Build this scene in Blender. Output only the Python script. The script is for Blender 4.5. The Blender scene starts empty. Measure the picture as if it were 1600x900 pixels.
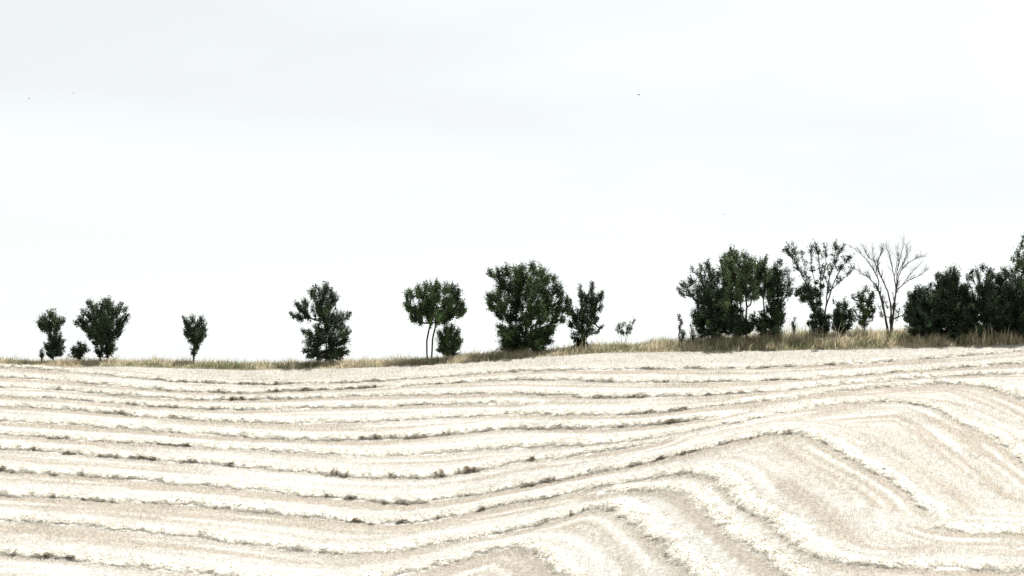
import bpy, math, random
import numpy as np
from mathutils import Vector
from mathutils.kdtree import KDTree

R = math.radians
SEED = 11
rng = np.random.default_rng(SEED)
random.seed(SEED)
scene = bpy.context.scene
COL = scene.collection

# ------------------------------------------------------------------ camera
CAM = np.array([0.0, 0.0, 13.0])
FPX = 4446.0                       # focal length in photograph pixels (1600 wide)
PITCH = math.atan(250.0 / FPX)
cd = bpy.data.cameras.new("camera")
cd.sensor_width = 36.0
cd.lens = 36.0 * FPX / 1600.0
cd.clip_start = 0.5
cd.clip_end = 30000.0
cam = bpy.data.objects.new("camera", cd)
cam.location = CAM
cam.rotation_euler = (math.pi / 2 + PITCH, 0, 0)
COL.objects.link(cam)
scene.camera = cam

# ------------------------------------------------------------------ sky, sun, exposure
CLOUD_X, CLOUD_Z = 0.35, 2.25
SUN_EL, SUN_AZ = R(57), R(24)      # behind the hedge, a little to the right
world = bpy.data.worlds.new("World")
scene.world = world
world.use_nodes = True
nt = world.node_tree
nt.nodes.clear()
N = nt.nodes.new
out = N("ShaderNodeOutputWorld")
bg = N("ShaderNodeBackground"); bg.inputs["Strength"].default_value = 0.0548
sky = N("ShaderNodeTexSky"); sky.sky_type = 'NISHITA'; sky.sun_disc = False
sky.sun_elevation = SUN_EL; sky.sun_rotation = SUN_AZ
sky.air_density = 1.0; sky.dust_density = 0.3; sky.ozone_density = 1.0
hs = N("ShaderNodeHueSaturation"); hs.inputs["Saturation"].default_value = 0.10
tc = N("ShaderNodeTexCoord")
mp = N("ShaderNodeMapping"); mp.inputs["Scale"].default_value = (2.6, 1.0, 11.0); mp.inputs["Location"].default_value = (CLOUD_X, 0.0, CLOUD_Z)
cn = N("ShaderNodeTexNoise"); cn.inputs["Scale"].default_value = 1.6; cn.inputs["Detail"].default_value = 4.0; cn.inputs["Roughness"].default_value = 0.45
cr = N("ShaderNodeValToRGB")
cr.color_ramp.elements[0].position = 0.36; cr.color_ramp.elements[0].color = (0.90, 0.915, 0.93, 1)
cr.color_ramp.elements[1].position = 0.58; cr.color_ramp.elements[1].color = (0.985, 1.01, 1.0, 1)
mu = N("ShaderNodeMixRGB"); mu.blend_type = 'MULTIPLY'; mu.inputs[0].default_value = 1.0
L = nt.links.new
veil = N("ShaderNodeMixRGB"); veil.inputs[0].default_value = 0.35; veil.inputs[2].default_value = (8.85, 9.05, 9.0, 1)   # thin high cloud
L(sky.outputs[0], hs.inputs["Color"]); L(hs.outputs[0], veil.inputs[1]); L(veil.outputs[0], mu.inputs[1])
L(tc.outputs["Generated"], mp.inputs[0]); L(mp.outputs[0], cn.inputs["Vector"]); L(cn.outputs["Fac"], cr.inputs[0])
L(cr.outputs[0], mu.inputs[2]); L(mu.outputs[0], bg.inputs["Color"]); L(bg.outputs[0], out.inputs["Surface"])

sl = bpy.data.lights.new("sun", 'SUN')
sl.energy = 5.0; sl.angle = R(0.6); sl.color = (1.0, 0.985, 0.96)
sun = bpy.data.objects.new("sun", sl)
sd = Vector((math.sin(SUN_AZ) * math.cos(SUN_EL), math.cos(SUN_AZ) * math.cos(SUN_EL), math.sin(SUN_EL)))
sun.rotation_euler = sd.to_track_quat('Z', 'Y').to_euler()
sun.location = (40, 120, 120)
COL.objects.link(sun)

vs = scene.view_settings
vs.view_transform = 'Standard'; vs.look = 'None'; vs.gamma = 1.0; vs.use_curve_mapping = False
vs.exposure = 1.15
scene.render.engine = 'CYCLES'
scene.cycles.max_bounces = 6
scene.cycles.diffuse_bounces = 4

# ------------------------------------------------------------------ helpers
def ray(u, v):
    """direction through a photograph pixel, scaled so that y = 1"""
    a = (np.asarray(u, float) - 800.0) / FPX
    b = (450.0 - np.asarray(v, float)) / FPX
    c, s = math.cos(PITCH), math.sin(PITCH)
    dy = c - b * s
    dz = s + b * c
    return a / dy, dz / dy

def pt(u, v, Y):
    x, z = ray(u, v)
    return np.array([x * Y, Y, CAM[2] + z * Y])

_perm = np.random.default_rng(5).random((256, 256))
def vnoise(x, y):
    x = np.asarray(x, float); y = np.asarray(y, float)
    xi = np.floor(x).astype(int); yi = np.floor(y).astype(int)
    fx = x - xi; fy = y - yi
    fx = fx * fx * (3 - 2 * fx); fy = fy * fy * (3 - 2 * fy)
    g = lambda i, j: _perm[i & 255, j & 255]
    return ((g(xi, yi) * (1 - fx) + g(xi + 1, yi) * fx) * (1 - fy) +
            (g(xi, yi + 1) * (1 - fx) + g(xi + 1, yi + 1) * fx) * fy)
def fbm(x, y, o=3):
    s = 0; a = 1; t = 0
    for k in range(o):
        s = s + a * vnoise(x * 2 ** k + 17.3 * k, y * 2 ** k + 5.1 * k); t += a; a *= .5
    return s / t
def sst(a, b, x):
    t = np.clip((x - a) / (b - a), 0, 1)
    return t * t * (3 - 2 * t)

def build(name, verts, faces, mat, parent=None, cols=None, smooth=False):
    """verts (n,3); faces: (m,3|4) int array -> ONE mesh object"""
    verts = np.asarray(verts, np.float32); faces = np.asarray(faces, np.int32)
    me = bpy.data.meshes.new(name)
    k = faces.shape[1]
    me.vertices.add(len(verts)); me.vertices.foreach_set("co", verts.ravel())
    me.loops.add(faces.size); me.loops.foreach_set("vertex_index", faces.ravel())
    me.polygons.add(len(faces))
    me.polygons.foreach_set("loop_start", np.arange(0, faces.size, k, dtype=np.int32))
    me.polygons.foreach_set("loop_total", np.full(len(faces), k, np.int32))
    if smooth:
        me.polygons.foreach_set("use_smooth", np.ones(len(faces), bool))
    if cols is not None:
        cols = np.asarray(cols, np.float32)
        a = me.attributes.new("col", 'FLOAT_COLOR', 'POINT')
        a.data.foreach_set("color", np.concatenate([cols, np.ones((len(cols), 1), np.float32)], 1).ravel())
    me.update(calc_edges=True)
    me.materials.append(mat)
    o = bpy.data.objects.new(name, me)
    COL.objects.link(o)
    if parent is not None:
        o.parent = parent
        o.matrix_parent_inverse.identity()
        o.location = -Vector(parent.location)
    return o

def tag(o, label=None, cat=None, group=None, kind=None):
    if label: o["label"] = label
    if cat: o["category"] = cat
    if group: o["group"] = group
    if kind: o["kind"] = kind
    return o

def empty(name, loc):
    o = bpy.data.objects.new(name, None)
    o.empty_display_size = 0.3
    o.location = Vector([float(c) for c in loc])
    COL.objects.link(o)
    return o

def mat_attr(name, rough=0.8, spec=0.2, noise=0.0, nscale=8.0, bump=0.0, trans=0.0):
    m = bpy.data.materials.new(name); m.use_nodes = True
    t = m.node_tree; p = t.nodes["Principled BSDF"]
    p.inputs["Roughness"].default_value = rough
    p.inputs["Specular IOR Level"].default_value = spec
    at = t.nodes.new("ShaderNodeAttribute"); at.attribute_name = "col"
    src = at.outputs["Color"]
    if noise:
        g = t.nodes.new("ShaderNodeNewGeometry")
        n = t.nodes.new("ShaderNodeTexNoise"); n.inputs["Scale"].default_value = nscale; n.inputs["Detail"].default_value = 6
        t.links.new(g.outputs["Position"], n.inputs["Vector"])
        mr = t.nodes.new("ShaderNodeMapRange"); mr.inputs["From Min"].default_value = 0.3; mr.inputs["From Max"].default_value = 0.7
        mr.inputs["To Min"].default_value = 1 - noise; mr.inputs["To Max"].default_value = 1 + noise
        t.links.new(n.outputs["Fac"], mr.inputs["Value"])
        mx = t.nodes.new("ShaderNodeVectorMath"); mx.operation = 'SCALE'
        t.links.new(src, mx.inputs[0]); t.links.new(mr.outputs[0], mx.inputs["Scale"])
        src = mx.outputs[0]
        if bump:
            b = t.nodes.new("ShaderNodeBump"); b.inputs["Strength"].default_value = bump; b.inputs["Distance"].default_value = 0.06
            t.links.new(n.outputs["Fac"], b.inputs["Height"]); t.links.new(b.outputs[0], p.inputs["Normal"])
    t.links.new(src, p.inputs["Base Color"])
    if trans:
        tr = t.nodes.new("ShaderNodeBsdfTranslucent"); t.links.new(src, tr.inputs["Color"])
        mi = t.nodes.new("ShaderNodeMixShader"); mi.inputs[0].default_value = trans
        o = t.nodes["Material Output"]
        t.links.new(p.outputs[0], mi.inputs[1]); t.links.new(tr.outputs[0], mi.inputs[2]); t.links.new(mi.outputs[0], o.inputs["Surface"])
    return m

M_ground = mat_attr("field_soil_and_stubble", 0.95, 0.05, 0.22, 5.0, 0.6)
M_straw = mat_attr("straw", 0.8, 0.1, 0.10, 9.0, 0.0, 0.12)
M_stub = mat_attr("stubble_stalk", 0.85, 0.1, 0.0, 1, 0, 0.5)
M_grass = mat_attr("verge_grass_blade", 0.9, 0.03, 0.0, 1, 0, 0.42)
M_leaf = mat_attr("leaf", 0.7, 0.05, 0.0, 1, 0, 0.04)
M_bark = mat_attr("bark", 0.95, 0.03, 0.35, 14.0, 0.5)

# ------------------------------------------------------------------ terrain
YB = 180.0                                    # where the field meets the verge
def table(pts, Y):
    u = np.array([p[0] for p in pts], float); v = np.array([p[1] for p in pts], float)
    x, z = ray(u, v)
    return x * Y, CAM[2] + z * Y
EDGE = table([(-900, 562), (-400, 566), (0, 572), (200, 573), (400, 578), (500, 576), (600, 573), (700, 568), (800, 561), (900, 554),
              (1000, 550), (1100, 548), (1300, 546), (1450, 543), (1600, 538), (2000, 528), (2600, 524)], YB)
CREST = table([(-900, 556), (-400, 562), (0, 569), (200, 569), (400, 573), (500, 572), (600, 569), (700, 562), (800, 555), (900, 547),
               (1000, 542), (1100, 537), (1200, 532), (1300, 527), (1400, 524), (1480, 529), (1600, 527), (2000, 517), (2600, 513)], YB + 3.6)
def smooth_interp(x, tab):
    s = 0
    for d, w in ((-1.5, .25), (0, .5), (1.5, .25)):
        s = s + w * np.interp(x + d, tab[0], tab[1])
    return s
def terrain(x, y):
    x = np.asarray(x, float); y = np.asarray(y, float)
    zb = smooth_interp(x, EDGE); zc = smooth_interp(x, CREST)
    s = np.clip(YB - y, 0, None)
    s1 = np.minimum(s, 60.0)
    h = 0.15 * s1 + 0.00125 * s1 ** 2
    s2 = np.clip(s - 60.0, 0, 32.0)           # foot of the slope, then the valley floor
    h = h + 0.30 * s2 - 0.30 * s2 ** 2 / 64.0
    # fade the crest's unevenness out across the valley and climb to the camera's side
    zf = zb - h
    cam_side = CAM[2] - 1.7 - 12.2 * sst(0, 95, y) - 0.02 * np.clip(-y, 0, 200)
    zf = zf + (cam_side - zf) * sst(104, 84, y)
    spur = 2.0 * np.exp(-((x - 14.5) / 8.5) ** 2) * sst(8, 42, s) * sst(110, 75, s)
    swale = -0.9 * np.exp(-((x + 5.0) / 9.0) ** 2) * sst(5, 40, s) * sst(110, 75, s)
    zf = zf + spur + swale
    b = np.clip((y - YB) / 3.6, 0, 1)
    zv = zb + (zc - zb) * (b * b * (3 - 2 * b))
    back = np.clip(y - YB - 5.0, 0, None)
    fall = np.where(back < 150, 0.0007 * back ** 2, 0.0007 * 150 ** 2 + 0.21 * np.minimum(back - 150, 40) * 1.0)
    z = np.where(y > YB, zv - fall, zf)
    rough = 0.10 * (fbm(x / 3.0, y / 3.0, 3) - 0.5)
    return z + rough * sst(400, 250, np.hypot(x, y - 150))

def hit(u, v):
    """unproject photograph pixels onto the terrain in front of the verge"""
    u = np.asarray(u, float); v = np.asarray(v, float)
    rx, rz = ray(u, v)
    lo = np.full(u.shape, 95.0); hi = np.full(u.shape, YB + 3.0)
    # terrain rises through the ray: first root from the near side
    ys = np.linspace(96, YB + 3.0, 500)
    f = terrain(rx[:, None] * ys, np.broadcast_to(ys, (len(u), 500))) - (CAM[2] + rz[:, None] * ys)
    idx = np.argmax(f > 0, axis=1); idx = np.where((f > 0).any(1), idx, 499)
    i0 = np.clip(idx - 1, 0, 498)
    r = np.arange(len(u)); f0 = f[r, i0]; f1 = f[r, i0 + 1]
    t = np.clip(f0 / (f0 - f1 + 1e-9), 0, 1)
    y = ys[i0] + t * (ys[1] - ys[0])
    x = rx * y
    return np.stack([x, y, terrain(x, y)], 1)

# ------------------------------------------------------------------ straw rows (traced as plan curves on the slope)
ROWS = [
 ("uppermost", [(-200,560),(0,573),(80,577),(320,598),(560,596),(800,580),(980,576),(1160,575),(1300,569),(1450,560),(1600,548),(1800,535)], 1.0, .8,
  "thin straw windrow closest to the grassy verge, running the whole field"),
 ("b", [(-200,575),(0,588),(80,592),(320,612),(560,606),(800,592),(980,596),(1160,596),(1300,588),(1450,577),(1600,566),(1800,552)], 1.15, .9,
  "second straw windrow down from the grassy verge"),
 ("c", [(-200,590),(0,604),(80,607),(320,624),(560,618),(800,614),(980,620),(1160,614),(1300,601),(1450,588),(1600,584),(1800,580)], 1.15, 1.0,
  "third straw windrow down from the grassy verge"),
 ("d", [(-200,604),(0,618),(80,621),(320,638),(560,635),(720,629),(830,628)], 1.0, .7,
  "short fourth straw windrow from the verge that fades out in mid-field"),
 ("e", [(-200,618),(0,633),(80,637),(320,655),(560,658),(800,645),(980,646),(1160,630),(1300,611),(1450,598),(1540,602),(1600,622),(1720,680)], 1.25, 1.0,
  "straw windrow curving over the top edge of the right-hand knoll"),
 ("f", [(-200,640),(0,656),(80,659),(320,676),(560,686),(800,668),(980,666),(1080,656),(1140,648)], 1.25, 1.0,
  "straw windrow with long dark shaded face, ending just left of the knoll"),
 ("g", [(-200,662),(0,678),(80,682),(320,697),(560,709),(680,707),(800,696),(980,688),(1060,675),(1150,660),(1225,641),(1300,630),(1370,625),(1440,629),(1485,643),(1520,662),(1560,680),(1600,712),(1700,780)], 1.45, .9,
  "broad straw windrow bending down over the knoll to the right edge"),
 ("h", [(-200,684),(0,700),(80,704),(320,722),(560,741),(640,745),(720,738),(800,722),(900,708),(980,700),(1050,684)], 1.35, 1.1,
  "straw windrow dipping through the swale and ending before the knoll's crest"),
 ("i", [(-200,716),(0,733),(80,737),(320,756),(560,779),(640,783),(720,774),(800,760),(900,740),(980,726),(1060,710),(1110,697),(1170,681),(1240,672),(1285,682),(1325,708),(1365,728),(1405,752),(1445,780),(1466,800),(1474,816)], 1.5, 1.1,
  "bright broad straw windrow running over the knoll down to the sharp corner"),
 ("i2", [(1442,822),(1460,825),(1500,824),(1560,826),(1600,828),(1800,836)], 1.6, .7,
  "short level straw windrow from the sharp corner to the right edge"),
 ("j", [(-200,755),(0,772),(80,775),(320,788),(560,812),(640,818),(720,799),(800,785),(900,766),(980,750),(1060,738),(1105,733),(1135,745),(1158,778),(1220,812),(1255,845),(1310,874),(1375,884),(1500,882),(1600,888),(1800,895)], 1.4, 1.1,
  "straw windrow flecked with dark shaded tufts, curling round the knoll's foot to bottom right"),
 ("k", [(930,771),(980,763),(1030,757),(1075,762),(1110,790),(1150,825),(1200,862),(1260,905),(1320,950)], 1.2, .4,
  "faint flattened straw windrow between two brighter ones on the knoll's foot"),
 ("l", [(-200,795),(0,811),(80,814),(320,837),(470,857),(560,862),(640,852),(720,839),(800,827),(875,806),(935,786),(985,792),(1020,820),(1050,846),(1085,880),(1130,925)], 1.5, 1.1,
  "broad straw windrow turning down to the bottom edge right of centre"),
 ("m", [(-200,842),(0,862),(80,868),(200,880),(320,893),(450,905),(560,906),(640,890),(720,870),(790,850),(840,852),(880,880),(910,915)], 1.4, 1.1,
  "nearest straw windrow, along the bottom left edge and hooking down at centre"),
]
DARK_EDGE = {'b': [(1010, 1160)], 'c': [(370, 470), (1080, 1230)], 'e': [(900, 990)], 'f': [(740, 1000)], 'h': [(520, 860)], 'i': [(490, 650)], 'j': [(600, 650), (760, 830)], 'l': [(390, 520)], 'm': [(20, 130)]}   # where the overhang and its painted shade are strongest
def catmull(P, n=24):
    P = np.asarray(P, float)
    Q = np.vstack([2 * P[0] - P[1], P, 2 * P[-1] - P[-2]])
    o = []
    t = np.linspace(0, 1, n, endpoint=False)[:, None]
    for i in range(1, len(Q) - 2):
        p0, p1, p2, p3 = Q[i - 1], Q[i], Q[i + 1], Q[i + 2]
        o.append(.5 * (2 * p1 + (p2 - p0) * t + (2 * p0 - 5 * p1 + 4 * p2 - p3) * t ** 2 + (3 * p1 - p0 - 3 * p2 + p3) * t ** 3))
    o.append(P[-1:])
    return np.vstack(o)
def resample(P, step):
    d = np.r_[0, np.cumsum(np.hypot(*np.diff(P[:, :2], axis=0).T))]
    s = np.arange(0, d[-1], step)
    return np.stack([np.interp(s, d, P[:, k]) for k in range(2)], 1), s
rows = []
for key, pix, wid, ht, label in ROWS:
    c = catmull(pix)
    p = hit(c[:, 0], c[:, 1])[:, :2]
    p, s = resample(p, 0.15)
    k = 24                                      # smooth the plan curve a little
    pad = np.vstack([np.repeat(p[:1], k, 0), p, np.repeat(p[-1:], k, 0)])
    ker = np.hanning(2 * k + 1); ker /= ker.sum()
    p = np.stack([np.convolve(pad[:, j], ker, 'valid') for j in range(2)], 1)
    p, s = resample(p, 0.12)
    tn = np.gradient(p, axis=0); tn /= np.linalg.norm(tn, axis=1)[:, None] + 1e-9
    nr = np.stack([tn[:, 1], -tn[:, 0]], 1)     # right-hand side = down the slope
    rows.append(dict(key=key, p=p, s=s, n=nr, t=tn, w=wid, h=ht, label=label))

# ------------------------------------------------------------------ ground sheet
ax_x = np.unique(np.r_[-9000, -6000, -3500, -2000, -1200, -700, -400, -250, -160, -110, np.arange(-80, -45, 2.5), np.arange(-45, 45.01, .28), np.arange(47.5, 80, 2.5), 110, 160, 250, 400, 700, 1200, 2000, 3500, 6000, 9000])
ax_y = np.unique(np.r_[-5000, -2000, -800, -300, -120, np.arange(-60, 110, 4.0), np.arange(110, 186.01, .28), np.arange(187, 200, 1.0), np.arange(202, 240, 4), np.arange(245, 400, 12), 450, 550, 800, 1400, 2600, 5000, 9000])
GX, GY = np.meshgrid(ax_x, ax_y)
GZ = terrain(GX, GY)
nx, ny = len(ax_x), len(ax_y)
# signed distance to the nearest straw row (positive = on its downhill side)
kd = KDTree(sum(len(r["p"]) // 3 + 1 for r in rows)); meta = []
for ri, r in enumerate(rows):
    for i in range(0, len(r["p"]), 3):
        kd.insert((r["p"][i, 0], r["p"][i, 1], 0), len(meta)); meta.append((ri, i))
kd.balance()
SD = np.full(GX.shape, 9.0); SA = np.zeros(GX.shape); NXg = np.zeros(GX.shape); NYg = np.zeros(GX.shape)
sub = (np.abs(GX) < 46) & (GY > 109) & (GY < 187)
ii = np.argwhere(sub)
for a, b in ii:
    co, idx, dist = kd.find((GX[a, b], GY[a, b], 0))
    ri, i = meta[idx]; r = rows[ri]
    dx = GX[a, b] - co[0]; dy = GY[a, b] - co[1]
    SA[a, b] = r["s"][i] + ri * 37.0; NXg[a, b], NYg[a, b] = r["n"][i]
    SD[a, b] = math.copysign(dist, dx * r["n"][i, 0] + dy * r["n"][i, 1])

PALE = np.array([0.462, 0.450, 0.416]); TAN = np.array([0.325, 0.290, 0.240]); GREY = np.array([0.405, 0.408, 0.37]); LITTER = np.array([0.70, 0.685, 0.64])
def field_tone(x, y, sd, sa):
    n1 = fbm(x / 7.0, y / 5.0, 3); n2 = fbm(x / 1.6 + 40, y / 1.6, 3); n3 = fbm(x / 14 + 9, y / 9 + 3, 2)
    streak = fbm(sa / 6.0 + 13, sd / .60 + 60, 2)                # drawn out along the direction of work
    track = fbm(sa / 26.0 + 3, sd / .85 + 20, 2)
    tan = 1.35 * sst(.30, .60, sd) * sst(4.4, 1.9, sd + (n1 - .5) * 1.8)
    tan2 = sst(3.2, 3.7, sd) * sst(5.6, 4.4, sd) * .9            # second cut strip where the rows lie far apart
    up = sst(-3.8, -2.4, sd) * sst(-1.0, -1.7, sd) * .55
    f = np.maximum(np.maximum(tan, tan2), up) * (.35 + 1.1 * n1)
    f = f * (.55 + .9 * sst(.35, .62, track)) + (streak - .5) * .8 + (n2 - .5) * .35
    far = sst(6, 14, x) * sst(166, 158, y) * .30                 # stubble left longer on the knoll
    f = np.maximum(f + far * sst(.6, 1.0, np.abs(sd)), .20 + .5 * (n2 - .5) + far)
    ln = 0
    for c0, a0 in ((1.55, .9), (-1.45, .8), (2.5, .7), (3.5, .8), (4.5, .7), (-2.4, .6)):      # pale lines of chaff and wheel marks
        ln = np.maximum(ln, a0 * np.exp(-((sd - c0 - (n1 - .5) * .25) / .20) ** 2) * sst(.36, .60, fbm(sa / 6.5 + c0 * 9, sd / .5 + 7, 3)))
    f = f * (1 - .85 * ln)
    top = sst(YB - 8.5, YB - 5.5, y) * .55                       # unraked headland under the verge
    f = np.clip(np.maximum(f, top * (.6 + .8 * n2)), 0, 1)
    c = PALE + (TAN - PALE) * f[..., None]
    g = sst(.45, .68, n3)[..., None] * .75 * (1 - f[..., None])
    c = c + (GREY - c) * g
    lw = .52 + (fbm(sa / .8 + 5, sd * 0 + 2, 3) - .5) * 1.0 + (fbm(sa / 5.0 + 25, sd * 0 + 2, 2) - .5) * .7
    lit = sst(lw, lw - .5, np.where(sd > 0, sd * 1.25, -sd)) * (.55 + .7 * n2) + .35 * ln
    c = c + (LITTER - c) * np.clip(lit, 0, 1)[..., None]
    return c
gc = field_tone(GX, GY, SD, SA) * 0.88
vg = sst(YB - .4, YB + .5, GY)[..., None]
gc = gc + (np.array([.13, .105, .06]) - gc) * vg
base = np.arange(ny * nx).reshape(ny, nx)
F = np.stack([base[:-1, :-1], base[:-1, 1:], base[1:, 1:], base[1:, :-1]], -1).reshape(-1, 4)
ground = build("ground", np.stack([GX, GY, GZ], -1).reshape(-1, 3), F, M_ground, None, gc.reshape(-1, 3), True)
tag(ground, "pale harvested hillside field with a swale and a rounded knoll", kind="structure")

def grid_near(A, x, y):
    i = np.clip(np.searchsorted(ax_x, x - .14), 0, nx - 1); j = np.clip(np.searchsorted(ax_y, y - .14), 0, ny - 1)
    return A[j, i]
def grid_sample(A, x, y):
    i = np.clip(np.searchsorted(ax_x, x) - 1, 0, nx - 2); j = np.clip(np.searchsorted(ax_y, y) - 1, 0, ny - 2)
    fx = (x - ax_x[i]) / (ax_x[i + 1] - ax_x[i]); fy = (y - ax_y[j]) / (ax_y[j + 1] - ax_y[j])
    return (A[j, i] * (1 - fx) + A[j, i + 1] * fx) * (1 - fy) + (A[j + 1, i] * (1 - fx) + A[j + 1, i + 1] * fx) * fy

# ------------------------------------------------------------------ strands (single thin triangles)
def strands(base, d, length, width, side):
    n = len(base)
    a = base - side * width[:, None] * .5; b = base + side * width[:, None] * .5
    c = base + d * length[:, None]
    V = np.stack([a, b, c], 1).reshape(-1, 3)
    return V, np.arange(3 * n).reshape(-1, 3)

# ------------------------------------------------------------------ stubble
n = 720000
x = rng.uniform(-42, 42, n); y = rng.uniform(112, YB + .4, n)
keep = np.abs(x) < 0.2 * y + 5
x, y = x[keep], y[keep]; n = len(x)
gxn = grid_near(NXg, x, y); gyn = grid_near(NYg, x, y); ddx = x - grid_near(GX, x, y); ddy = y - grid_near(GY, x, y)
sd = grid_near(SD, x, y) + ddx * gxn + ddy * gyn; sa = grid_near(SA, x, y) - ddx * gyn + ddy * gxn
c = field_tone(x, y, sd, sa) * rng.uniform(.84, 1.16, (n, 1))
hgt = rng.uniform(.07, .17, n) * (.5 + .9 * fbm(x / 2.5, y / 2.5, 2))
d = np.stack([rng.normal(0, .28, n), rng.normal(0, .28, n), np.ones(n)], 1); d /= np.linalg.norm(d, axis=1)[:, None]
ang = rng.uniform(0, math.pi, n)
V, Fc = strands(np.stack([x, y, grid_sample(GZ, x, y) - .015], 1), d, hgt, rng.uniform(.010, .022, n), np.stack([np.cos(ang), np.sin(ang), 0 * ang], 1))
st = build("stubble", V, Fc, M_stub, None, np.repeat(c, 3, 0))
tag(st, "short pale cut stubble standing all over the sloping field", "stubble", kind="stuff")

# ------------------------------------------------------------------ windrows
for ri, r in enumerate(rows):
    p, s, nr, tn = r["p"], r["s"], r["n"], r["t"]
    m = len(p)
    q = ri * 31.7
    amp = fbm(s / 1.7 + q, q + 0 * s, 3)                 # clumpiness along the row
    run = sst(.44, .60, fbm(s / 8.0 + q + 90, q + 0 * s, 2))       # stretches with heavier straw
    ur = 800 + p[:, 0] / p[:, 1] * FPX
    for a_, b_ in DARK_EDGE.get(r["key"], ()):
        run = np.maximum(run, 1.0 * sst(a_ - 15, a_ + 15, ur) * sst(b_ + 15, b_ - 15, ur))
    lip = sst(.46, .62, fbm(s / .62 + q + 50, q + 0 * s, 4)) * (.06 + .94 * run) * (r["h"] - .2) * rng.uniform(.55, 1.1, m)
    thin = .22 + .78 * sst(.32, .60, fbm(s / 3.1 + q + 130, q + 0 * s, 2))     # stretches where the row nearly runs out
    lip = lip * (1 - .8 * np.abs(tn[:, 1]) ** 1.2)
    ty = np.abs(tn[:, 1]); thin = thin + (1 - thin) * ty * .8
    w = r["w"] * (.40 + .50 * amp) * (.5 + .5 * thin) * (1 + .12 * ty)
    h = r["h"] * (.05 + .19 * amp) * thin
    ends = sst(0, 1.6, s) * sst(s[-1], s[-1] - 1.6, s)
    h = h * ends + .015; w = w * (.4 + .6 * ends); lip = lip * ends
    wob = (fbm(s / 1.5 + q + 7, 3.3 + 0 * s, 2) - .5) * .5
    eu = (fbm(s / .45 + q + 17, 8.3 + 0 * s, 3) - .5) * 1.3; ed = (fbm(s / .45 + q + 27, 1.3 + 0 * s, 3) - .5) * 1.3
    # cross-section, uphill side first; the downhill side hangs over where clumps lie on it
    tq = np.array([-.66, -.52, -.36, -.20, -.04, .12, .26, .38, .48])
    zq = np.array([-.10, .30, .68, .92, 1.0, .95, .80, .55, .28])
    off = tq[None, :] * w[:, None] + wob[:, None]
    off += np.where(tq < 0, np.abs(tq), 0)[None] * eu[:, None] + np.where(tq > 0, tq, 0)[None] * ed[:, None]
    zz = zq[None, :] * h[:, None]
    off[:, 4:9] += lip[:, None] * np.array([.02, .05, .10, .15, .17])
    zz[:, 4:9] += lip[:, None] * np.array([.03, .07, .12, .14, .12])
    foot = np.stack([.56 * w + wob + .5 * ed - lip * .26, np.full(m, -.06)], 1)
    off = np.concatenate([off, foot[:, :1]], 1); zz = np.concatenate([zz, foot[:, 1:]], 1)
    j = off.shape[1]
    jit = rng.normal(0, .028, (m, j)); jit[:, 0] = 0; jit[:, -1] = 0
    zz = zz + jit * ends[:, None]; off = off + rng.normal(0, .05, (m, j))
    X = p[:, 0:1] + nr[:, 0:1] * off; Y = p[:, 1:2] + nr[:, 1:2] * off
    Z = terrain(X, Y) + zz
    ix = np.arange(m * j).reshape(m, j)
    Fq = np.stack([ix[:-1, :-1], ix[1:, :-1], ix[1:, 1:], ix[:-1, 1:]], -1).reshape(-1, 4)
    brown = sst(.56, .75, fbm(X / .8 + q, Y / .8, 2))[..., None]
    wx = np.array([.72, .685, .60]); lip_shade = (sst(.5, .62, fbm(s / .5 + q + 210, q + 0 * s, 2)) * sst(.2, .6, lip))[:, None] * (np.arange(j) >= 5)[None]
    brown = np.clip(brown * .35 + lip_shade[..., None], 0, 1)         # weathered patches, plus shade painted brown on the downhill overhang
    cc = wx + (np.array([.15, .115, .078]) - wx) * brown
    cc = cc * rng.uniform(.85, 1.12, (m, j, 1))
    root = empty("straw_windrow", (p[m // 2, 0], p[m // 2, 1], terrain(p[m // 2, 0], p[m // 2, 1])))
    tag(root, r["label"], "windrow", "straw windrows lying across the field")
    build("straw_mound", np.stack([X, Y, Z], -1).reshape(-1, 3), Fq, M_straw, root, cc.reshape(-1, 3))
    # loose straws lying on it and sticking out of it
    ns = int(s[-1] * 330)
    a = rng.integers(0, m, ns); b = rng.uniform(0, j - 1.001, ns); b0 = b.astype(int); fb = b - b0
    P3 = np.stack([X, Y, Z], -1)
    B = P3[a, b0] * (1 - fb)[:, None] + P3[a, b0 + 1] * fb[:, None]
    sp = rng.random(ns) < .22                            # straws scattered beside the row
    B[sp, 0] += rng.normal(0, .28, sp.sum()); B[sp, 1] += rng.normal(0, .28, sp.sum())
    B[sp, 2] = np.minimum(terrain(B[sp, 0], B[sp, 1]) + rng.uniform(.03, .12, sp.sum()), B[sp, 2] + .1)
    ang = rng.uniform(0, 2 * math.pi, ns)
    rise = np.abs(rng.normal(.05, .28, ns))
    D = np.stack([np.cos(ang), np.sin(ang), rise], 1); D /= np.linalg.norm(D, axis=1)[:, None]
    D[:, 1] -= .15 * (b0 > 5)
    S = np.cross(D, rng.normal(0, 1, (ns, 3))); S /= np.linalg.norm(S, axis=1)[:, None] + 1e-9
    V, Fs = strands(B + [0, 0, .005], D, rng.uniform(.12, .42, ns), rng.uniform(.010, .026, ns), S)
    sc = np.array([.74, .71, .64]) * rng.uniform(.72, 1.15, (ns, 1))
    dk = rng.random(ns) < np.where((b > 6) & (lip[a] > .25) & ~sp, .42, .07)  # a few brown straws anywhere; many on the overhang, painting its shade
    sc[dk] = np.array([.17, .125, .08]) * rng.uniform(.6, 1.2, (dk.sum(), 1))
    ls = build("loose_straw", V, Fs, M_straw, root, np.repeat(sc, 3, 0)); ls["kind"] = "stuff"

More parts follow.
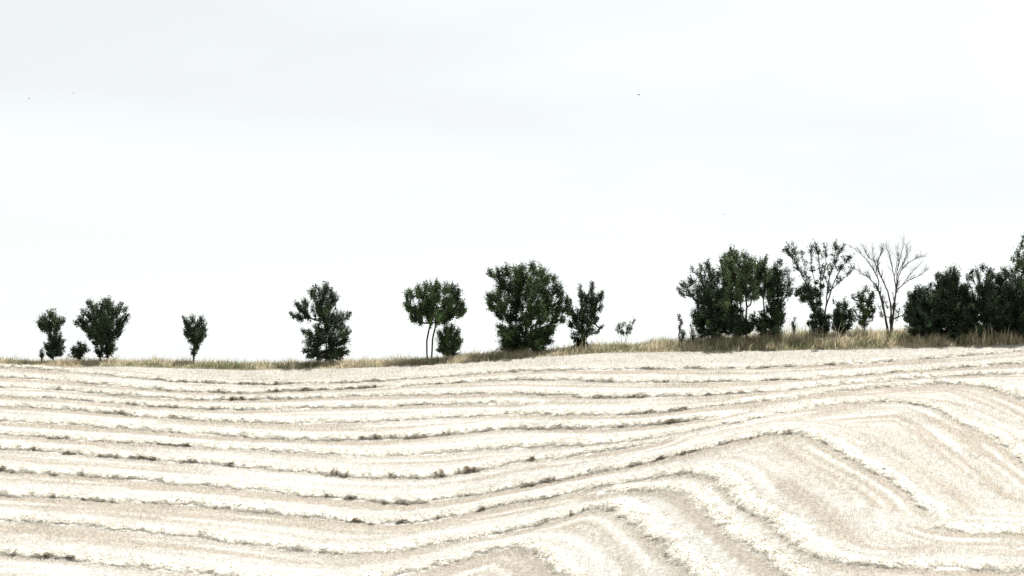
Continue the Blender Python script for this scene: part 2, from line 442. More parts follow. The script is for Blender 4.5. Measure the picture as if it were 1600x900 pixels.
# ------------------------------------------------------------------ verge grass
def px_of(x, y):
    return x / y * FPX / 1.0 + 800
GREEN_AT = np.array([(-300, .3), (0, .35), (20, .5), (60, .2), (110, .1), (160, .12), (200, .15), (290, .25), (320, .75), (370, .85), (400, .6), (450, .75), (480, .7), (520, .35), (560, .3), (600, .6),
                     (680, .6), (710, .35), (740, .35), (765, .85), (830, .95), (850, .6), (880, .5), (910, .3), (960, .5), (1010, .55), (1040, .7), (1090, .55), (1130, .45), (1180, .35), (1210, .7), (1240, .85), (1290, .85),
                     (1320, .65), (1360, .45), (1400, .3), (1440, .5), (1500, .45), (1600, .4), (1900, .5)], float)
n = 150000
x = rng.uniform(-44, 44, n); y = YB + rng.uniform(-.35, 6.0, n) + (fbm(x / 1.2, x * 0 + 4, 3) - .5) * .6
z = terrain(x, y)
u = px_of(x, y)
gr = np.interp(u, GREEN_AT[:, 0], GREEN_AT[:, 1])
patch = fbm(x / 1.3 + 3, y / 1.3, 3)
isg = rng.random(n) < np.clip(gr + .06 + (patch - .5) * 2.4, 0.03, .97)
hh = rng.gamma(6, 1 / 6., n) * (.24 + .50 * fbm(x / .9 + 80, y / .9, 2) ** 1.3)
hh *= np.where(isg, .9, 1.05) * (.62 + .40 * sst(700, 1250, u)) * (.30 + 1.25 * fbm(x / 1.9 + 31, y / 1.9, 3))
front = sst(-.35, .9, y - YB)
hh *= .35 + .65 * front
cl = fbm(x / .5 + 11, y / .5, 2)
col = np.where(isg[:, None], np.array([.20, .215, .11]), np.array([.56, .485, .345])) * (rng.uniform(.55, 1.3, (n, 1)) * (.6 + .8 * cl[:, None]))
straw = rng.random(n) < .14
col *= (1 + .22 * sst(1050, 1250, u))[:, None]
col[straw] = np.array([.62, .55, .42]) * rng.uniform(.7, 1.2, (straw.sum(), 1)); hh[straw] *= 1.22
bend = rng.normal(0, .32, (n, 2)); bend[:, 0] += .10
ang = rng.uniform(0, math.pi, n); sx, sy = np.cos(ang), np.sin(ang)
wd = rng.uniform(.015, .036, n)
B = np.stack([x, y, z - .03], 1); S = np.stack([sx, sy, 0 * sx], 1) * wd[:, None]
Mid = B + np.stack([bend[:, 0] * hh * .25, bend[:, 1] * hh * .25, hh * .6], 1)
Tip = B + np.stack([bend[:, 0] * hh, bend[:, 1] * hh, hh * (1 - .2 * np.abs(bend[:, 0]))], 1)
V = np.stack([B - S * .5, B + S * .5, Mid + S * .45, Mid - S * .45, Tip], 1).reshape(-1, 3)
k = np.arange(n)[:, None] * 5
Ft = np.concatenate([k + [[0, 1, 2]], k + [[0, 2, 3]], k + [[3, 2, 4]]], 0)
vgs = build("verge_grass", V, Ft, M_grass, None, np.repeat(col, 5, 0))
tag(vgs, "strip of tall dry and green grass along the field's top edge", "grass", kind="stuff")

# ------------------------------------------------------------------ trees
def tube(path, radii, sides=5):
    path = np.asarray(path, float); m = len(path)
    t = np.gradient(path, axis=0); t /= np.linalg.norm(t, axis=1)[:, None] + 1e-9
    ref = np.array([1.0, 0.15, 0.1]); A = np.cross(t, ref); A /= np.linalg.norm(A, axis=1)[:, None] + 1e-9
    Bv = np.cross(t, A)
    th = np.linspace(0, 2 * math.pi, sides, endpoint=False)
    V = path[:, None] + (A[:, None] * np.cos(th)[:, None] + Bv[:, None] * np.sin(th)[:, None]) * np.asarray(radii)[:, None, None]
    ix = np.arange(m * sides).reshape(m, sides)
    F = np.stack([ix[:-1], np.roll(ix[:-1], -1, 1), np.roll(ix[1:], -1, 1), ix[1:]], -1).reshape(-1, 4)
    return V.reshape(-1, 3), F
class Bag:
    def __init__(self): self.V = []; self.F = []; self.n = 0
    def add(self, V, F): self.V.append(V); self.F.append(F + self.n); self.n += len(V)
    def get(self): return np.concatenate(self.V), np.concatenate(self.F)

def leaves(C, size, updir, rs):
    """rhombic folded leaves centred on C"""
    n = len(C)
    nrm = rs.normal(0, 1, (n, 3)); nrm[:, 2] = np.abs(nrm[:, 2]) * .8 + .45; nrm += updir * .6
    nrm /= np.linalg.norm(nrm, axis=1)[:, None]
    a = np.cross(nrm, rs.normal(0, 1, (n, 3))); a /= np.linalg.norm(a, axis=1)[:, None] + 1e-9
    b = np.cross(nrm, a)
    L_ = size[:, None]
    V = np.stack([C - a * L_ * .6, C + b * L_ * .36 + nrm * L_ * .10, C + a * L_ * .6 - nrm * L_ * .08, C - b * L_ * .36 + nrm * L_ * .10], 1).reshape(-1, 3)
    k = np.arange(n)[:, None] * 4
    F = np.concatenate([k + [[0, 1, 2]], k + [[0, 2, 3]]], 0)
    return V, F

PXM = 24.3
def tree(name, label, cat, base, blobs, Y, group, leafcol=(.045, .072, .040), dens=1.0, trunks=None, tr=.05, leaf=.086, depth=.85, spray=1.0, seed=0, fat=.25):
    """base (u, v) and blobs (u, v, r[, density]) give the crown's outline at its true distance Y"""
    rs = np.random.default_rng(1000 + seed)
    x0 = ray(base[0], base[1])[0] * Y
    gz = float(terrain(x0, Y))
    root = empty(name, (x0, Y, gz))
    tag(root, label, cat, group)
    P = np.array([pt(b[0], b[1], Y) for b in blobs]); r = np.array([b[2] for b in blobs]) / PXM * (1.0 + .22 * fat)
    dn = np.array([b[3] if len(b) > 3 else 1.0 for b in blobs])
    xc = np.average(P[:, 0], weights=r ** 2); W = max(.25, np.max(np.abs(P[:, 0] - xc) + r))
    # skeleton
    bag = Bag()
    start = np.array([x0, Y, gz - .15])
    nodes = [start]; par = [-1]
    if trunks:
        for t in trunks:
            prev = 0
            for k_, (uu, vv) in enumerate(t):
                q = pt(uu, vv, Y); q[1] += rs.normal(0, .06)
                if k_ == 0:
                    q[2] = float(terrain(q[0], q[1])) - .15
                    nodes.append(q); par.append(-1)
                else:
                    nodes.append(q); par.append(prev)
                prev = len(nodes) - 1
    else:
        top = np.array([xc, Y, np.average(P[:, 2])])
        for f in (.25, .5, .75):
            q = start + (top - start) * f + rs.normal(0, .05, 3); nodes.append(q); par.append(len(nodes) - 2)
    LC, LS, LU, LT_ = [], [], [], []
    fan0 = np.array([x0 * .6 + xc * .4, Y, gz + .15 * (P[:, 2].max() - gz)])
    order = np.argsort(np.linalg.norm(P - start, axis=1))
    zmin, zmax = P[:, 2].min(), P[:, 2].max()
    for i in order:
        half = math.sqrt(max(.10, 1 - ((P[i, 0] - xc) / W) ** 2)) * W * depth
        copies = 3 if dn[i] >= .6 else 2
        for c_ in range(copies):
            oy = rs.uniform(-1, 1) * half * (1.0 if c_ else .5)
            C = P[i] + np.array([rs.normal(0, .22) * r[i] * (c_ > 0), oy, rs.normal(0, .18) * r[i] * (c_ > 0) - .05 * abs(oy)])
            rad = r[i] * (1.0 if c_ == 0 else .85)
            # branch from the nearest lower node
            ND = np.array(nodes); dv = C - ND; dist = np.linalg.norm(dv, axis=1) + np.clip(-dv[:, 2], 0, None) * 2.5
            if trunks: dist[0] += 50
            k_ = int(np.argmin(dist)); a = nodes[k_]
            mid = (a + C) / 2 + rs.normal(0, .06, 3) * np.linalg.norm(C - a) + np.array([0, 0, -.06 * np.linalg.norm(C - a)])
            nodes.append(mid); par.append(k_); nodes.append(C); par.append(len(nodes) - 2)
            # leaf clumps inside the blob, biased to its shell
            cover = 2.2 * dens * dn[i] * (1 if c_ == 0 else .8) * (1.0 + .9 * (1 - (P[i, 2] - zmin) / (zmax - zmin + .01)) * (dn[i] >= .9))
            nl = int(max(10, cover * math.pi * rad ** 2 / (leaf ** 2 * .43)))
            nc = max(3, int(round(7 * (rad / .4) ** 1.6)))
            dirs = rs.normal(0, 1, (nc, 3)); dirs /= np.linalg.norm(dirs, axis=1)[:, None]
            cc = C + dirs * (rad * rs.uniform(.15, 1.0, (nc, 1)) ** .5)
            which = rs.integers(0, nc, nl)
            fd = cc - fan0; fd /= np.linalg.norm(fd, axis=1)[:, None] + 1e-6
            sg = (.05 + .10 * rad) * rs.uniform(.7, 1.3, (nc, 1))
            jt = rs.normal(0, 1, (nl, 3)) * sg[which] * .72 + fd[which] * rs.normal(.5, 1.25, (nl, 1)) * sg[which] * 1.25
            LC.append(cc[which] + jt); LS.append(rs.uniform(.65, 1.35, nl) * leaf); LU.append(dirs[which]); LT_.append(np.exp(rs.normal(-.08, .48, nc))[which] * (1 + .25 * rs.normal()))
            # sprays that break the outline
            nsp = rs.poisson(5.0 * spray * (rad / .4))
            for _ in range(nsp):
                dr = C - fan0; dr = dr / (np.linalg.norm(dr) + 1e-6) + np.array([rs.normal(0, .28), rs.normal(0, .4), .12 + rs.normal(0, .28)]); dr /= np.linalg.norm(dr)
                ln = rad * rs.uniform(1.0, 1.7) + .10 * spray
                e = C + dr * ln; mid = C + dr * ln * .5 + rs.normal(0, .03, 3)
                V, F = tube([C, e], [.008, .003], 3); bag.add(V, F)
                kk = max(5, int(10 * ln / .5 * dens * dn[i]) )
                tt = rs.uniform(.45, 1.02, kk)
                LC.append(C + dr * ln * tt[:, None] + rs.normal(0, .03, (kk, 3))); LS.append(rs.uniform(.6, 1.1, kk) * leaf); LU.append(np.repeat(dr[None], kk, 0)); LT_.append(np.full(kk, np.exp(rs.normal(.05, .4))))
    # radii from the number of twigs carried
    load = np.ones(len(nodes))
    for i in range(len(nodes) - 1, 0, -1):
        if par[i] >= 0: load[par[i]] += load[i]
    rad = np.clip(.011 * load ** .47, .009, tr)
    for i in range(1, len(nodes)):
        if par[i] >= 0:
            a, b = nodes[par[i]], nodes[i]
            m_ = (a + b) / 2 + rs.normal(0, .02, 3)
            ra = min(rad[par[i]], rad[i] * 1.5)
            V, F = tube([a, m_, b], [ra, (ra + rad[i]) / 2, rad[i]], 5); bag.add(V, F)
    V, F = bag.get()
    tk = build("trunk", V, F, M_bark, root, np.array([.055, .048, .04]) * rs.uniform(.7, 1.2, (len(V), 1)))
    C = np.concatenate(LC); S = np.concatenate(LS); U = np.concatenate(LU)
    ok = C[:, 2] > terrain(C[:, 0], C[:, 1]) + .04
    C, S, U = C[ok], S[ok], U[ok]; T_ = np.clip(np.concatenate(LT_)[ok], .35, 2.5)
    V, F = leaves(C, S, U, rs)
    lc = np.array(leafcol) * 1.12 * T_[:, None] * rs.uniform(.7, 1.3, (len(C), 1)) * (1 + rs.normal(0, .08, (len(C), 3)))
    cr = build("crown", V, F, M_leaf, root, np.repeat(np.clip(lc, .005, 1), 4, 0)); cr["kind"] = "stuff"
    return root

YT = YB + 3.8
GT = "trees along the top of the field"; GB = "bushes along the top of the field"; GS = "saplings in the verge grass"
DK = (.037, .057, .029); MID = (.054, .084, .036); LT = (.082, .116, .058); OL = (.052, .072, .040)

tree("small_tree", "two-tiered small tree, loose crown above a dense dark clump, leftmost on the ridge", "tree", (82, 562),
     [(72,508,11),(82,500,10),(90,508,9),(97,504,4),(64,511,6),(66,503,4),(78,516,7),(88,516,6),(80,526,5),(82,540,10),(87,533,9),(93,540,8),(80,552,9),(89,553,8),(76,545,7)], YT, GT, OL, 1.2, seed=1, fat=-.5, spray=2.0)
tree("sapling", "tiny dark sapling just left of the two-tiered small tree", "sapling", (65, 562), [(65,549,2.5),(65,556,3)], YT - .6, GS, OL, 1, seed=2, leaf=.07)
tree("broad_tree", "broad dark bushy tree second from the left, branches fanning outwards", "tree", (157, 556),
     [(141,478,6),(150,490,11),(163,480,8),(170,476,7),(175,490,11),(187,490,8),(196,497,4),(155,500,14),(172,505,15),(160,515,15),(140,500,7),(127,502,5),(121,506,3),(135,512,9),(185,507,9),(148,522,13),(168,525,14),(182,520,7),(155,535,11),(165,541,9),(172,545,6),(135,492,5),(188,479,3),(158,550,8),(169,551,6)],
     YT, GT, DK, 1.15, seed=3, fat=-.5, spray=2.0)
tree("low_bush", "low round bush at the left foot of the broad dark tree", "bush", (125, 562), [(118,548,5),(125,545,6),(133,547,5),(122,538,2),(127,553,7),(118,555,5)], YT - .4, GB, OL, 1, seed=4)
tree("vase_tree", "small solitary vase-shaped tree with a narrow foot, third from the left", "tree", (303, 560),
     [(288,501,3),(293,508,6),(303,503,6),(313,505,7),(318,512,5),(297,518,9),(309,517,10),(316,524,6),(300,528,9),(312,531,8),(304,538,7),(303,546,4),(302,553,4),(291,521,5)], YT, GT, DK, 1.0, tr=.06, seed=5, fat=-.5, spray=2.0)
tree("ragged_tree", "ragged upright tree with side branches reaching left, standing alone left of centre", "tree", (508, 562),
     [(497,455,6),(510,454,8),(517,462,7),(490,463,8),(505,468,12),(520,472,7),(526,465,3),(465,478,5),(472,484,7),(480,478,7),(458,494,4),(468,497,6),(480,492,8),(495,485,11),(513,485,11),(505,498,11),(518,500,9),(530,497,8),(541,495,5),(546,491,2.5),(478,520,4),(486,524,7),(497,517,8),(512,515,13),(528,510,10),(535,520,8),(542,522,4),(490,537,9),(505,533,13),(522,533,12),(535,535,7),(483,548,5),(495,548,9),(512,549,11),(528,548,8),(537,550,4),(500,556,7),(514,557,8),(526,555,6),(489,556,5)],
     YT, GT, DK, 1.0, seed=6, fat=-.5, spray=2.0)
tree("round_tree", "round-crowned tree on two thin bare stems", "tree", (669, 553),
     [(643,465,8),(640,480,8),(650,490,9),(645,500,5),(655,458,9),(668,452,9),(682,450,8),(696,451,8),(706,455,8),(713,465,9),(720,478,7),(722,489,6),(712,485,9),(700,478,13),(682,470,14),(665,475,13),(660,490,11),(675,493,12),(690,495,11),(703,492,7),(655,501,5),(685,502,6)],
     YT, GT, MID, 1.15, trunks=[[(668,553),(667,532),(670,516),(674,504),(676,490)], [(674,553),(676,530),(679,516),(683,505),(688,490)]], tr=.055, seed=7, spray=1.0, fat=.1)
tree("round_bush", "compact round bush beside the two thin stems of the round-crowned tree", "bush", (703, 556),
     [(698,519,7),(707,517,6),(689,525,6),(702,527,10),(714,522,6),(718,535,4),(695,535,10),(708,537,10),(692,546,6),(703,548,8),(714,545,5),(699,555,6),(708,555,6)], YT - .5, GB, MID, 1.0, seed=8)
tree("large_tree", "largest full-crowned tree at centre with a dense black skirt of growth at its foot", "tree", (822, 548),
     [(768,430,6),(780,432,8),(792,424,8),(805,428,9),(830,422,8),(843,424,8),(818,430,11),(850,435,10),(865,438,5),(785,448,12),(805,450,15),(830,448,16),(852,455,13),(868,452,8),(876,462,6),(770,468,8),(768,480,6),(785,472,13),(805,475,15),(830,475,16),(855,475,14),(872,478,8),(880,485,5),(785,490,9),(800,497,10),(822,497,11),(845,497,11),(865,495,9),(876,500,5),
      (785,515,6,1.4),(795,520,10,1.4),(810,522,13,1.4),(830,522,14,1.4),(848,520,11,1.4),(858,513,7),(795,534,8,1.4),(812,535,10,1.4),(830,535,11,1.4),(848,533,9,1.4),(803,543,8,1.4),(822,545,9,1.4),(841,543,8,1.4),(790,541,6,1.4)],
     YT, GT, (.054, .084, .036), 1.1, tr=.14, depth=.8, seed=9, fat=.35)
tree("slender_tree", "slender upright tree crowding the right side of the largest centre tree", "tree", (908, 543),
     [(888,472,6),(893,483,6),(890,490,4),(906,452,3),(908,462,5),(925,447,3),(924,456,5),(938,463,4),(935,470,5),(915,470,8),(926,475,8),(910,485,9),(925,490,9),(936,483,4),(900,500,7),(915,503,10),(929,502,5),(893,508,4),(905,518,9),(918,518,7),(900,528,5),(911,529,7),(905,536,7),(913,538,6),(900,540,4),(931,520,2.5),(938,512,2.5)],
     YT - .3, GT, DK, 1.1, seed=10, fat=.1, spray=1.7)
tree("sapling", "thin sparse sapling alone in the grass right of the slender tree", "sapling", (975, 530),
     [(968,513,3.5,.7),(975,509,3.5,.7),(984,511,4,.8),(990,503,2.5,.8),(980,518,4.5,.8),(965,518,3,.7),(973,520,4,.8)], YT - .4, GS, OL, 1.0, seed=11, leaf=.07, trunks=[[(972,534),(970,520),(967,512)],[(975,534),(979,518),(984,510)],[(976,534),(983,515),(990,503)]], tr=.014)
tree("sapling", "taller of two dark saplings left of the tree cluster", "sapling", (1063, 535), [(1061,497,3),(1064,505,3),(1062,513,2.5),(1066,522,3.5),(1067,530,4)], YT - .6, GS, DK, .8, seed=12, leaf=.07)
tree("sapling", "shorter of two dark saplings left of the tree cluster", "sapling", (1082, 533), [(1080,512,2.5),(1082,520,2.5),(1083,527,3)], YT - .5, GS, DK, .8, seed=13, leaf=.07)
tree("open_tree", "open-leaved tree with scattered outer leaves on the left of the cluster", "tree", (1115, 527),
     [(1062,455,3,.6),(1068,460,4,.7),(1067,447,2.5,.6),(1075,448,6,.6),(1083,440,6,.6),(1082,422,2.5,.6),(1092,432,6,.6),(1096,420,4,.6),(1106,412,4,.6),(1107,424,7,.7),(1100,445,9,.8),(1090,455,8,.8),(1080,460,5,.6),(1115,435,8,.8),(1110,455,12),(1095,470,8),(1108,475,12),(1125,465,11),(1092,490,7),(1105,492,12),(1122,488,12),(1097,507,10,1.3),(1112,508,12,1.3),(1128,505,10,1.3),(1100,518,7,1.3),(1120,518,9,1.3)],
     YT + .4, GT, DK, 1.0, tr=.12, seed=14, fat=.8, spray=1.4)
tree("tall_tree", "tallest grey-green tree in the middle of the cluster, on bare stems", "tree", (1163, 527),
     [(1143,386,2),(1143,396,4),(1136,403,5),(1150,400,5),(1162,402,5,.7),(1172,408,5,.7),(1132,418,9),(1148,417,12),(1165,420,11),(1180,418,8),(1195,410,4,.7),(1195,402,2,.7),(1190,425,8),(1199,432,7),(1197,446,6),(1130,432,9),(1150,435,13),(1170,437,12),(1188,438,8),(1140,447,9),(1160,450,10),(1178,452,7),(1184,460,5),(1176,464,4),(1138,462,9),(1150,466,8),(1132,478,9),(1144,482,7),(1168,462,5)],
     YT, GT, LT, 1.1, trunks=[[(1166,527),(1166,505),(1167,480),(1165,455),(1160,435)], [(1157,527),(1158,500),(1157,475),(1153,455),(1148,435)], [(1147,527),(1146,500),(1143,470),(1140,450)]], tr=.06, seed=15, fat=.8, spray=1.4)
tree("low_bush", "dark bush under the tallest tree's bare stems in the cluster", "bush", (1158, 530),
     [(1140,495,10),(1130,497,9),(1152,494,9),(1148,508,11),(1163,507,9),(1176,497,5),(1160,517,9),(1173,513,7),(1179,506,5),(1137,512,9),(1150,520,8)], YT - .3, GB, DK, 1.0, seed=16, fat=1.0)
tree("ivy_tree", "dark ivy-clad tree on the right of the cluster with lighter outer leaves", "tree", (1204, 527),
     [(1210,420,5,.7),(1218,413,4,.6),(1213,430,7),(1225,430,7,.6),(1232,445,6,.7),(1235,456,4,.7),(1208,440,9),(1215,450,10),(1202,450,6),(1191,459,5),(1228,461,6,.7),(1205,462,8),(1212,475,8),(1208,486,10),(1216,491,8),(1198,500,9),(1210,504,11,1.3),(1217,503,6),(1196,514,8,1.3),(1210,516,8,1.3),(1190,510,5)],
     YT, GT, DK, 1.2, trunks=[[(1204,527),(1205,500),(1207,470),(1210,440)], [(1196,526),(1196,500),(1193,475),(1192,460)]], tr=.06, seed=17, fat=.8, spray=1.4)
tree("sapling", "tiny sapling in the grass gap between the cluster and the half-bare tree", "sapling", (1240, 520), [(1241,500,2),(1239,507,2.5),(1241,513,3)], YT - .3, GS, DK, .8, seed=18, leaf=.07)
LB = [(1308,490,5),(1313,480,6),(1322,480,5),(1310,495,8),(1320,495,8),(1328,488,4),(1315,505,8),(1306,503,6),(1303,472,2,.6),(1320,470,2,.6),(1314,513,9),(1306,511,6),(1322,511,6),(1330,498,5)]
tree("low_bush", "small dark bush between the half-bare tree and the bright green bush", "bush", (1314, 516), LB, YT - .2, GB, DK, 1.1, seed=20)
tree("green_bush", "brighter green open bush just left of the leafless tree", "bush", (1350, 508),
     [(1340,462,4,.8),(1352,455,5,.8),(1362,463,5),(1348,470,7),(1358,475,7),(1345,482,6),(1355,488,7),(1335,485,3,.7),(1365,485,4),(1350,496,6),(1332,465,2.5,.7),(1350,505,6),(1342,496,4,.7),(1360,497,5,.7)], YT + .2, GB, MID, 1.0, seed=21)
tree("pale_shrub", "thin pale shrub seen behind the leafless tree's stems", "shrub", (1392, 508),
     [(1375,482,4,.5),(1384,478,4,.5),(1395,480,4,.5),(1403,488,4,.5),(1411,492,3,.5),(1380,492,4,.5),(1397,496,5,.5)], YT + 1.2, GB, (.11, .125, .085), .8, seed=22)
tree("dense_bush", "low rounded bush forming the left end of the dark thicket", "bush", (1445, 533),
     [(1428,470,8),(1440,462,8),(1450,465,9),(1425,485,8),(1440,480,13),(1455,482,11),(1430,500,11),(1448,500,13),(1428,515,8),(1445,517,11),(1460,512,9),(1444,453,3,.5),(1455,446,3,.5)], YB + 2.6, GB, (.034, .052, .030), 1.5, seed=23, fat=1.0)
tree("dense_bush", "taller bush in the dark thicket with light olive top, second from its left end", "bush", (1487, 535),
     [(1470,437,6,.8),(1482,430,7,.8),(1490,428,6,.8),(1478,445,10),(1492,440,8),(1468,450,6),(1490,455,9),(1475,462,11),(1495,470,13),(1480,485,14),(1500,490,12),(1475,505,12),(1495,510,12),(1485,520,9),(1508,472,8),(1464,492,11),(1510,486,12),(1504,455,6),(1462,472,8),(1460,456,4,.6),(1462,516,11),(1508,512,11),(1470,478,11)], YB + 3.2, GB, (.042, .060, .032), 1.5, seed=24, fat=1.0)
tree("dense_bush", "black-hearted bush in the thicket with twiggy sprays on top, third from its left end", "bush", (1537, 536),
     [(1525,424,4,.6),(1535,419,4,.6),(1516,434,4,.6),(1528,434,5,.6),(1512,447,5,.7),(1540,440,5,.7),(1562,440,6,.7),(1562,498,11),(1562,460,8),(1512,500,11),(1565,515,10),(1508,480,10),(1545,430,6,.7),(1548,442,8,.8),(1530,447,5,.5),(1537,457,10),(1555,457,11),(1520,468,10),(1540,475,15),(1560,480,13),(1522,490,13),(1545,497,15),(1515,510,11),(1535,517,13),(1558,513,12)], YB + 2.8, GB, (.038, .056, .031), 1.5, seed=25, fat=1.0)
tree("dense_bush", "wide bush at the thicket's right end, cut by the photo's edge", "bush", (1592, 536),
     [(1570,425,5,.7),(1580,430,7,.8),(1565,440,7,.8),(1590,440,8),(1575,455,10),(1595,458,11),(1585,475,14),(1605,475,11),(1575,490,12),(1595,497,14),(1615,495,11),(1580,513,12),(1600,515,12),(1618,512,9),(1612,455,9),(1635,480,14),(1632,505,14)], YB + 2.4, GB, (.036, .054, .031), 1.5, seed=26, fat=1.0)
tree("tall_tree", "tall pale green tree rising behind the thicket at the right edge", "tree", (1606, 530),
     [(1585,405,4,.7),(1592,397,6,.8),(1597,385,5,.8),(1600,375,5,.7),(1595,412,7),(1605,400,9),(1610,385,8),(1615,410,9),(1588,421,5,.8),(1602,425,8),(1620,395,8),(1618,375,6),(1628,415,9),(1612,435,10),(1630,438,10)], YT + 2.2, GT, LT, 1.0, tr=.12, seed=27)

# half-bare and leafless trees: limbs followed one by one, then twigs
def limb_tree(name, label, limbs, Y, base, seed, twig_n, leafy=0.0, blobs=(), group=GT, leafcol=DK):
    rs = np.random.default_rng(seed)
    x0 = ray(*base)[0] * Y; gz = float(terrain(x0, Y))
    root = empty(name, (x0, Y, gz)); tag(root, label, "tree", group)
    bag = Bag(); tips = []; paths = []
    def grow(a, d, ln, r0, lvl):
        m = 4; pts = [a]; dd = d / np.linalg.norm(d)
        for k in range(m):
            dd = dd + rs.normal(0, .13, 3) + np.array([0, 0, .05]); dd /= np.linalg.norm(dd)
            pts.append(pts[-1] + dd * ln / m)
        pts = np.array(pts); V, F = tube(pts, np.linspace(r0, max(.0035, r0 * .4), m + 1), 4); bag.add(V, F)
        tips.append(pts[-1]); tips.append(pts[2])
        if lvl > 0:
            for k in range(rs.integers(2, 4)):
                i = rs.integers(1, m)
                side = rs.normal(0, .6, 3); side[2] *= .5
                grow(pts[i], dd + side * .9, ln * rs.uniform(.45, .75), max(.004, r0 * .55), lvl - 1)
    for (r0, r1, oy, pl) in limbs:
        c = catmull(pl, 5)
        pth = np.array([pt(a, b, Y) for a, b in c])
        tpar = np.linspace(0, 1, len(pth))
        pth[:, 1] += oy * tpar ** 1.3
        pth += rs.normal(0, .012, pth.shape)
        if pl[0][1] > 500: pth[0, 2] = terrain(pth[0, 0], pth[0, 1]) - .15
        rad = (r0 + (r1 - r0) * tpar) * .78
        V, F = tube(pth, rad, 6); bag.add(V, F)
        n_t = int(twig_n * len(pth) / 14)
        for _ in range(n_t):
            i = rs.integers(int(len(pth) * .35), len(pth))
            t = pth[min(i + 1, len(pth) - 1)] - pth[max(i - 1, 0)]; t /= np.linalg.norm(t)
            side = rs.normal(0, .40, 3); side[2] = abs(side[2]) * .6 + .15
            grow(pth[i], t + side, rs.uniform(.28, .62), max(.006, rad[i] * .5), 1)
        grow(pth[-1], pth[-1] - pth[-3], .18, r1, 1)
    V, F = bag.get()
    build("trunk", V, F, M_bark, root, np.array([.05, .044, .038]) * rs.uniform(.7, 1.2, (len(V), 1)))
    LC, LS, LU = [], [], []
    if leafy:
        for t in tips:
            if rs.random() < leafy:
                k = rs.integers(3, 8); LC.append(t + rs.normal(0, .05, (k, 3))); LS.append(rs.uniform(.05, .11, k)); LU.append(rs.normal(0, .5, (k, 3)))
    for b in blobs:
        for c_ in range(2):
            C = pt(b[0], b[1], Y) + np.array([0, rs.normal(0, .25), 0]); rad = b[2] / PXM; rad *= rs.uniform(.8, 1.2); nl = int(3.0 * rad ** 2 * math.pi / .0036)
            dirs = rs.normal(0, 1, (nl, 3)); dirs /= np.linalg.norm(dirs, axis=1)[:, None]
            LC.append(C + dirs * rad * rs.uniform(.1, 1.15, (nl, 1)) ** .6); LS.append(rs.uniform(.06, .12, nl)); LU.append(dirs)
    if LC:
        C = np.concatenate(LC); V, F = leaves(C, np.concatenate(LS), np.concatenate(LU), rs)
        cr = build("crown", V, F, M_leaf, root, np.repeat(np.array(leafcol) * rs.uniform(.6, 1.4, (len(C), 1)), 4, 0)); cr["kind"] = "stuff"
    return root

limb_tree("half_bare_tree", "half-bare tree with thin leafy tips over dark ivy clumps", [
    (.07, .02, -.3, [(1278,518),(1270,480),(1262,450),(1250,425),(1242,412),(1230,394)]),
    (.07, .02, .5, [(1281,518),(1282,480),(1283,440),(1281,410),(1278,390)]),
    (.07, .02, -.6, [(1287,518),(1290,480),(1294,440),(1301,410),(1304,392)]),
    (.06, .015, .3, [(1290,480),(1304,440),(1316,418),(1328,404)]),
    (.04, .015, .2, [(1285,440),(1290,415),(1290,388)]),
    (.04, .015, .7, [(1268,465),(1260,430),(1254,398)]),
    (.04, .015, -.5, [(1296,455),(1312,440),(1324,430)]),
    (.04, .015, -.2, [(1258,435),(1248,420),(1240,392)]),
    (.035, .012, .1, [(1296,430),(1308,405),(1314,392)]),
    (.035, .012, .4, [(1274,445),(1268,415),(1268,396)])],
    YT, (1281, 518), 77, 15, .9, [(1250,455,7),(1260,450,9),(1272,455,9),(1263,463,10),(1278,460,7),(1255,467,6),(1275,442,4),(1272,482,6),(1270,495,7),(1280,490,10),(1285,500,9),(1272,506,7),(1290,507,7),(1279,474,6),(1268,474,6),(1294,495,6),(1274,514,8),(1284,516,8),(1292,514,6),(1265,505,5),(1244,460,4),(1284,448,5)])
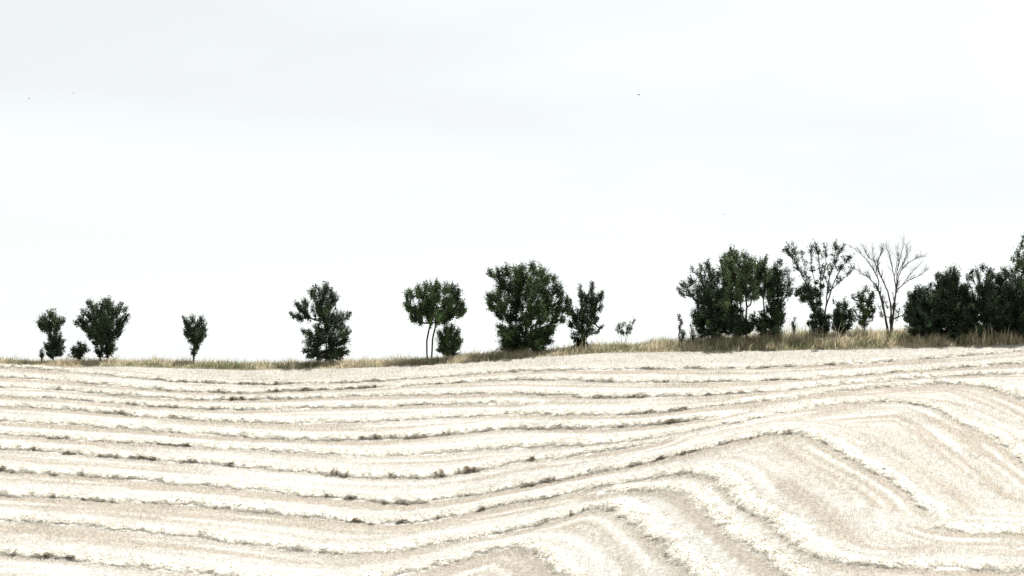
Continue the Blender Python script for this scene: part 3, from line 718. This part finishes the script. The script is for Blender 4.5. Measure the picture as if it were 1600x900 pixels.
limb_tree("leafless_tree", "bare leafless tree with fine branching twigs on two forking stems", [
    (.105, .05, 0, [(1388,520),(1383,495),(1379,475),(1374,458),(1370,448)]),
    (.05, .014, .6, [(1370,448),(1362,438),(1350,427),(1335,418)]),
    (.055, .012, -.4, [(1372,452),(1372,437),(1360,415),(1345,398),(1330,387)]),
    (.035, .010, .3, [(1371,432),(1368,412),(1356,400),(1350,385)]),
    (.08, .012, .5, [(1392,520),(1392,480),(1387,455),(1376,430),(1372,412),(1378,396),(1380,390)]),
    (.11, .045, -.2, [(1393,520),(1395,495),(1398,470),(1400,450)]),
    (.05, .010, .5, [(1400,450),(1396,425),(1391,400),(1387,387)]),
    (.05, .010, -.5, [(1400,455),(1404,432),(1412,417),(1425,407),(1440,402)]),
    (.045, .010, .4, [(1403,452),(1417,440),(1438,430),(1447,423)]),
    (.05, .010, 0, [(1400,452),(1402,425),(1407,400),(1412,378)]),
    (.035, .010, -.6, [(1402,430),(1412,408),(1420,395)]),
    (.03, .009, .6, [(1410,420),(1416,400),(1418,385)]),
    (.03, .009, .2, [(1398,430),(1402,405),(1404,384)]),
    (.03, .009, -.3, [(1410,445),(1425,425),(1438,412)]),
    (.03, .009, -.5, [(1374,425),(1364,405),(1362,392)])],
    YT - .4, (1390, 520), 78, 16)

# ------------------------------------------------------------------ birds
M_bird = mat_attr("dark_feather", 0.8, 0.1)
def bird_mesh():
    V = [(-.11,0,0),(-.06,.02,.0),(-.06,-.02,0),(-.06,0,.022),(-.06,0,-.022),(.05,.026,0),(.05,-.026,0),(.05,0,.026),(.05,0,-.03),(.10,.014,.008),(.10,-.014,.008),(.10,0,.024),(.10,0,-.006),(.135,0,.006),
         (-.16,.03,.0),(-.16,-.03,.0)]
    F = [(0,1,3),(0,3,2),(0,2,4),(0,4,1),(1,5,7),(1,7,3),(3,7,6),(3,6,2),(2,6,8),(2,8,4),(4,8,5),(4,5,1),(5,9,11),(5,11,7),(7,11,10),(7,10,6),(6,10,12),(6,12,8),(8,12,9),(8,9,5),(9,13,11),(11,13,10),(10,13,12),(12,13,9),(0,14,15)]
    k = len(V)
    for s in (1, -1):
        i = len(V)
        V += [(.045,.02*s,.015),(-.03,.02*s,.012),(.05,.10*s,.05),(-.03,.10*s,.045),(-.01,.19*s,.03)]
        F += [(i,i+2,i+1),(i+1,i+2,i+3),(i+2,i+4,i+3)]
    return np.array(V), np.array(F)
bv, bf = bird_mesh()
for (u, v, D, sc, rz, lab) in [(45,154,300,.95,.6,"faint tiny bird at far left under the grey cloud"), (115,146,290,1.0,1.1,"tiny bird at upper left, right of another faint speck-like bird"),
                               (998,148,280,1.25,.2,"largest dark speck of a bird, high in the sky right of centre"), (1132,335,300,1.0,.9,"tiny dark bird low over the cluster of trees"),
                               (100,452,330,.9,2.1,"faint tiny bird just above the leftmost trees")]:
    b = build("bird", bv * sc, bf, M_bird, None, np.tile([.05, .05, .055], (len(bv), 1)))
    b.location = pt(u, v, D); b.rotation_euler = (.15, -.1, rz)
    tag(b, lab, "bird", "birds far off in the sky")
